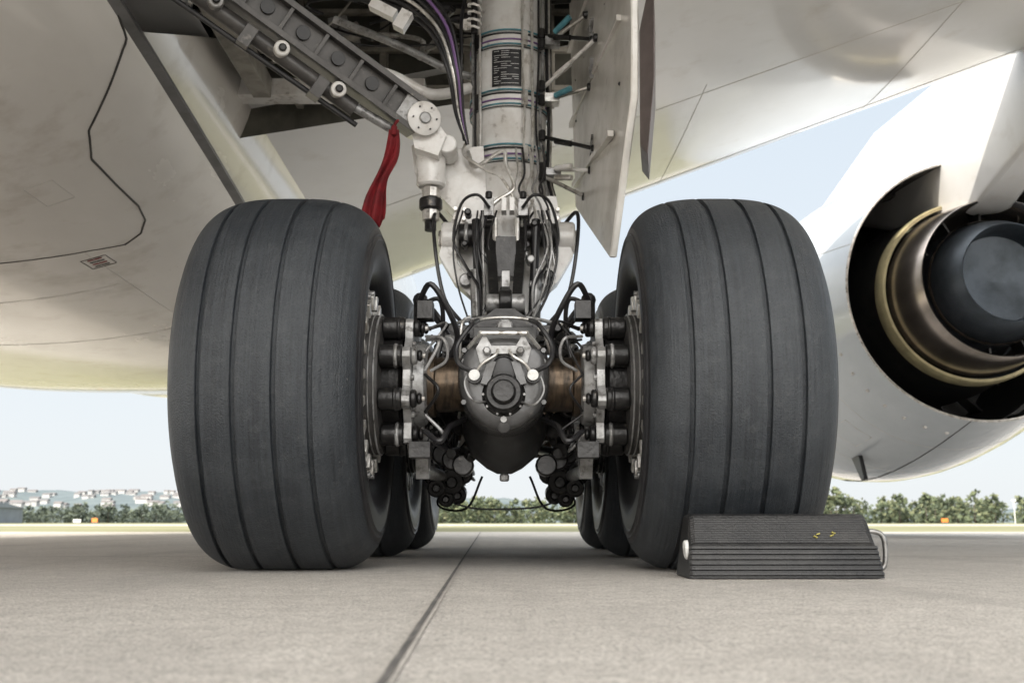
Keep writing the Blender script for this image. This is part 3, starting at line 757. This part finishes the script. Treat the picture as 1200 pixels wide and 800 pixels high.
b.cyl(A+d*.30-up*.15,A+d*1.7-up*.15,.04,brace_dark,16); b.cyl(A+d*.1-up*.12,A+d*.5-up*.16,.024,gear_grey,14)
b.cyl(A+d*.25-up*.21,A+d*1.5-up*.23,.014,black,8)
for t in (.5,.9,1.3): bx(t,-.02,-.18,(.06,.12,.10),brace_dark)
b.prism([A+V((-.06,-.02,.05)),A+V((.05,-.02,.05)),V((-.30,4.98,2.09)),V((-.34,4.98,1.98)),V((-.46,4.98,2.02))],(0,1,0),.18,gear_white)
b.bcyl((-.30,5.02,2.06),(-.30,5.20,2.06),.05,gear_white,20)
b.obj('drag_brace',gear,bevel=.006)
b=MB()
for q in range(6):
    o=q*.025
    b.tube([(-.85+o,5.05,2.86+o*.5),(-.60+o,5.0,2.80+o),(-.40+o*.8,5.0,2.66+o*.5),(-.30+o*.5,5.02,2.45),(-.26+o*.3,5.1,2.25),(-.2,5.15,2.1)],.009,[black,black,silver,black,violet,black][q],8)
b.tube([(-.9,5.2,2.6),(-.6,5.2,2.5),(-.4,5.25,2.42),(-.2,5.35,2.5)],.03,gear_white,12)
b.tube([(-.95,5.35,2.9),(-.6,5.35,2.75),(-.3,5.4,2.62),(-.15,5.45,2.6)],.022,gear_grey,12)
b.tube([(-.20,5.3,3.1),(-.24,5.22,2.85),(-.24,5.2,2.6),(-.25,5.22,2.35),(-.22,5.22,2.15)],.010,black,8)
b.tube([(-.17+.035*math.cos(k*.9),5.15+.035*math.sin(k*.9),3.15-k*.006) for k in range(70)],.007,gear_white,6,1,True)
b.cyl((-.17,5.15,3.2),(-.17,5.15,2.72),.018,darkm,10)
b.box((-.62,4.9,2.72),(.14,.06,.05),gear_white,rot=(0,.5,0)); b.box((-.52,4.9,2.66),(.06,.06,.10),gear_white,rot=(0,.5,0))
b.obj('upper_hoses',gear,bevel=.0)

# gear door
gd=empty('landing_gear_door')
b=MB()
P5=[V((.38,6.05,3.7)),V((.56,4.25,3.7)),V((.555,4.28,2.30)),V((.55,4.30,2.0)),V((.475,4.62,1.36)),V((.42,5.3,1.72)),V((.40,5.85,1.98))]
nrm=V((1,.10,0)).normalized()
b.prism(P5,nrm,.035,doorin)
b.obj('door_panel',gd,bevel=.008)
b=MB()
for (a,c) in ((V((.39,5.95,3.0)),V((.54,4.45,3.0))),(V((.395,5.9,2.5)),V((.535,4.45,2.45))),(V((.40,5.75,2.08)),V((.50,4.6,1.95)))):
    dd=(c-a); mm=Matrix((dd.normalized(),V((0,0,1)).cross(dd.normalized()),V((0,0,1)))).transposed()
    b.box((a+c)/2-nrm*.012,(dd.length,.03,.03),doorin,mat=mm)
for z in (2.15,2.45,2.7):
    for y in (4.5,4.8,5.1,5.4,5.7):
        x=.38+(6.05-y)*.1
        b.bcyl((x-.02,y,z),(x+.01,y,z),.010,darkm,8)
for z in (2.08,2.5,2.72):
    y=5.15; x=.38+(6.05-y)*.1
    for s_ in (-1,1): b.box((x-.02,y,z),(.03,.16,.02),gear_grey,rot=(s_*.7,0,0))
b.obj('door_stiffeners',gd,bevel=.003)
b=MB()
b.prism([(.62,4.22,2.45),(.645,4.18,2.40),(.64,4.2,2.05),(.61,4.25,1.72),(.585,4.30,1.78),(.59,4.28,2.3)],(.15,1,0),.35,brown)
b.obj('door_outer_edge',gd,bevel=.006)
b=MB()
for z,y,z2,m in ((2.48,5.0,2.62,gear_white),(2.40,5.2,2.44,silver),(2.02,5.2,1.98,gear_white),(1.98,5.4,1.90,silver),(2.72,5.3,2.9,silver),(2.2,5.1,2.06,darkm),(2.78,5.1,2.66,darkm)):
    x=.38+(6.05-y)*.1
    b.cyl((.20,5.3,z),(x-.02,y,z2),.011,m,10); b.bcyl((.19,5.28,z-.03),(.19,5.28,z+.03),.02,darkm,10)
    b.cyl((.26,5.25,z+(z2-z)*.3),(.34,5.18,z+(z2-z)*.6),.016,teal if (m is silver and z>2.3) else m,10)
    b.bcyl((x-.04,y,z2),(x,y,z2),.022,darkm,10)
b.box((.245,5.3,2.41),(.08,.08,.05),silver); b.box((.25,5.3,2.0),(.08,.06,.04),gear_grey); b.box((.25,5.3,2.74),(.08,.06,.05),gear_grey)
b.obj('door_links',gd,bevel=.002)

# ribbon
b=MB(); rows=[]
for k in range(31):
    t=k/30; w=.024+.038*min(1,t*1.6); cx=-.550-.105*t+.010*math.sin(t*8); cy=4.86+.03*math.sin(t*6); z=2.07-.50*t
    r=[]
    for q in range(15):
        u=(q/14-.5)*2; fold=.022*math.sin(u*6.5+t*5)*min(1,t*3)
        r.append((cx+w*u*(.88+.12*math.cos(t*7)),cy+fold+.02*u*math.sin(t*7),z+.03*u*t+.012*math.sin(u*8)*(t>.95)))
    rows.append(r)
b.grid(rows,redm); b.tube([(-.53,4.9,2.14),(-.547,4.87,2.10),(-.55,4.86,2.05)],.008,redm,6)
b.bcyl((-.548,4.86,2.09),(-.552,4.86,2.04),.016,redm,10)
o=b.obj('red_warning_ribbon',None,sharp=3)
sd=o.modifiers.new('t','SOLIDIFY'); sd.thickness=.002

# ------------------------------------------------------------------ chock
ch=empty('wheel_chock')
b=MB()
def ribs(p0,p1,n,dep):
    out=[]; p0=V(p0);p1=V(p1); dd=(p1-p0); nn=V((-dd.y,dd.x)).normalized()
    for k in range(n):
        for f,h in ((0.05,0),(.18,dep),(.62,dep),(.75,0)):
            q=p0+dd*((k+f)/n)+nn*h; out.append((q.x,q.y))
    return out
prof=[(0,0)]+ribs((0,.006),(.022,.100),6,.007)+[(.026,.106)]+ribs((.030,.108),(.068,.184),11,.0015)+[(.074,.191),(.088,.197),(.17,.197),(.185,.190)]+[(.27,.012),(.27,0)]
LEN=.60; X0=.572; Y0=3.245
secs=[]
for a in (0,.006,.018,LEN-.018,LEN-.006,LEN):
    ins={0:.016,.006:.006}.get(a,{LEN:.016,LEN-.006:.006}.get(a,0))
    r=[]
    for y,z in prof:
        zc=z/.19; xx=a+ (.010*zc if a<LEN/2 else -.025*zc)
        r.append((X0+xx,Y0+y*(1)+ (ins*.6 if y<.1 else -ins*.6)+ .01*(a/LEN),max(.003,z-ins*.7 if z>.1 else z+.003)))
    secs.append(r)
b.grid(secs,chock_rub,True); i=b.mi(chock_rub); b.bm.verts.ensure_lookup_table(); n=len(prof)
b.face([b.bm.verts[k] for k in range(n)],i); b.face([b.bm.verts[5*n+k] for k in range(n)],i)
b.obj('rubber_block',ch,sharp=.4)
b=MB()
b.bcyl((X0+.02,Y0+.07,.088),(X0-.004,Y0+.07,.086),.030,mark,24,.004)
b.obj('end_reflector',ch)
b=MB()
for x,z,rz in ((.40,.126,.5),(.410,.134,-.3),(.452,.130,-.4),(.458,.138,.4)):
    y_=.030+(z-.108)*.5
    b.box((X0+x,Y0+y_+.005,z),(.012,.008,.003),yel,rot=(-.5,rz,0))
b.obj('yellow_marks',ch)
b=MB()
b.tube([(X0+.53,Y0+.13,.045),(X0+.60,Y0+.13,.022),(X0+.635,Y0+.13,.03),(X0+.645,Y0+.13,.07),(X0+.640,Y0+.13,.125),(X0+.61,Y0+.13,.142),(X0+.555,Y0+.13,.14)],.0085,steel,12)
b.obj('carry_handle',ch)

# ------------------------------------------------------------------ light / camera
SUN_EL,SUN_AZ=R(38),R(238)   # azimuth clockwise from +Y
dirv=V((math.sin(SUN_AZ)*math.cos(SUN_EL),math.cos(SUN_AZ)*math.cos(SUN_EL),math.sin(SUN_EL)))
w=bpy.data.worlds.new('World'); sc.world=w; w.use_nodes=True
nt=w.node_tree; NN=nt.nodes; LL=nt.links
sky=NN.new('ShaderNodeTexSky'); sky.sky_type='NISHITA'; sky.sun_disc=False
sky.sun_elevation=SUN_EL; sky.sun_rotation=SUN_AZ; sky.air_density=1.0; sky.dust_density=2.0; sky.ozone_density=1.5
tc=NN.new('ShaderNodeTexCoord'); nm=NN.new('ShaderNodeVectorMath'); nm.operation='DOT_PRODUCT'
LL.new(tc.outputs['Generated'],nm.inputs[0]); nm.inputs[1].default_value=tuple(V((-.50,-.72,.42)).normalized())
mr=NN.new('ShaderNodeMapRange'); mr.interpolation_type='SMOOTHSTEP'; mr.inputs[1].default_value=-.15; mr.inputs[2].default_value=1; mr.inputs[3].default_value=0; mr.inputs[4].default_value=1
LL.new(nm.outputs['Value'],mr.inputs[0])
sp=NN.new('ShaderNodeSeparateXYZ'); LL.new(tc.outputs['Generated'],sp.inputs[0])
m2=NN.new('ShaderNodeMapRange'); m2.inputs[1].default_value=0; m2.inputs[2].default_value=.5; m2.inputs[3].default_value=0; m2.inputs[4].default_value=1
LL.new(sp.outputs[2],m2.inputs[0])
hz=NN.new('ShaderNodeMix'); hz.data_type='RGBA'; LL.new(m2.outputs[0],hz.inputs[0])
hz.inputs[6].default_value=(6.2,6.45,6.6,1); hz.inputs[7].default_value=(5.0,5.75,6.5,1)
gl=NN.new('ShaderNodeMix'); gl.data_type='RGBA'; LL.new(mr.outputs[0],gl.inputs[0]); LL.new(hz.outputs[2],gl.inputs[6]); gl.inputs[7].default_value=(37,35.8,34,1)  # added glow over the haze behind the camera, brightens the shaded gear
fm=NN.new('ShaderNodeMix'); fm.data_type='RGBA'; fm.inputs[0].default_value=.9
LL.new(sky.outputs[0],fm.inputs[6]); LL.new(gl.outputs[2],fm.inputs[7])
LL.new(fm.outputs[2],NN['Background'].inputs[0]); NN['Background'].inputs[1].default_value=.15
sl=bpy.data.lights.new('sun','SUN'); sl.energy=4.6; sl.angle=R(.5); sl.color=(1,.92,.79)
so=bpy.data.objects.new('sun',sl); sc.collection.objects.link(so)
so.rotation_euler=dirv.to_track_quat('Z','Y').to_euler()
cam=bpy.data.cameras.new('camera'); co=bpy.data.objects.new('camera',cam); sc.collection.objects.link(co)
co.location=(.03,0,.17); co.rotation_euler=(R(90+9.86),0,0)
cam.lens=36.6; cam.sensor_width=36; cam.clip_end=20000; cam.clip_start=.02
cam.dof.use_dof=True; cam.dof.focus_distance=3.7; cam.dof.aperture_fstop=5.0
sc.camera=co
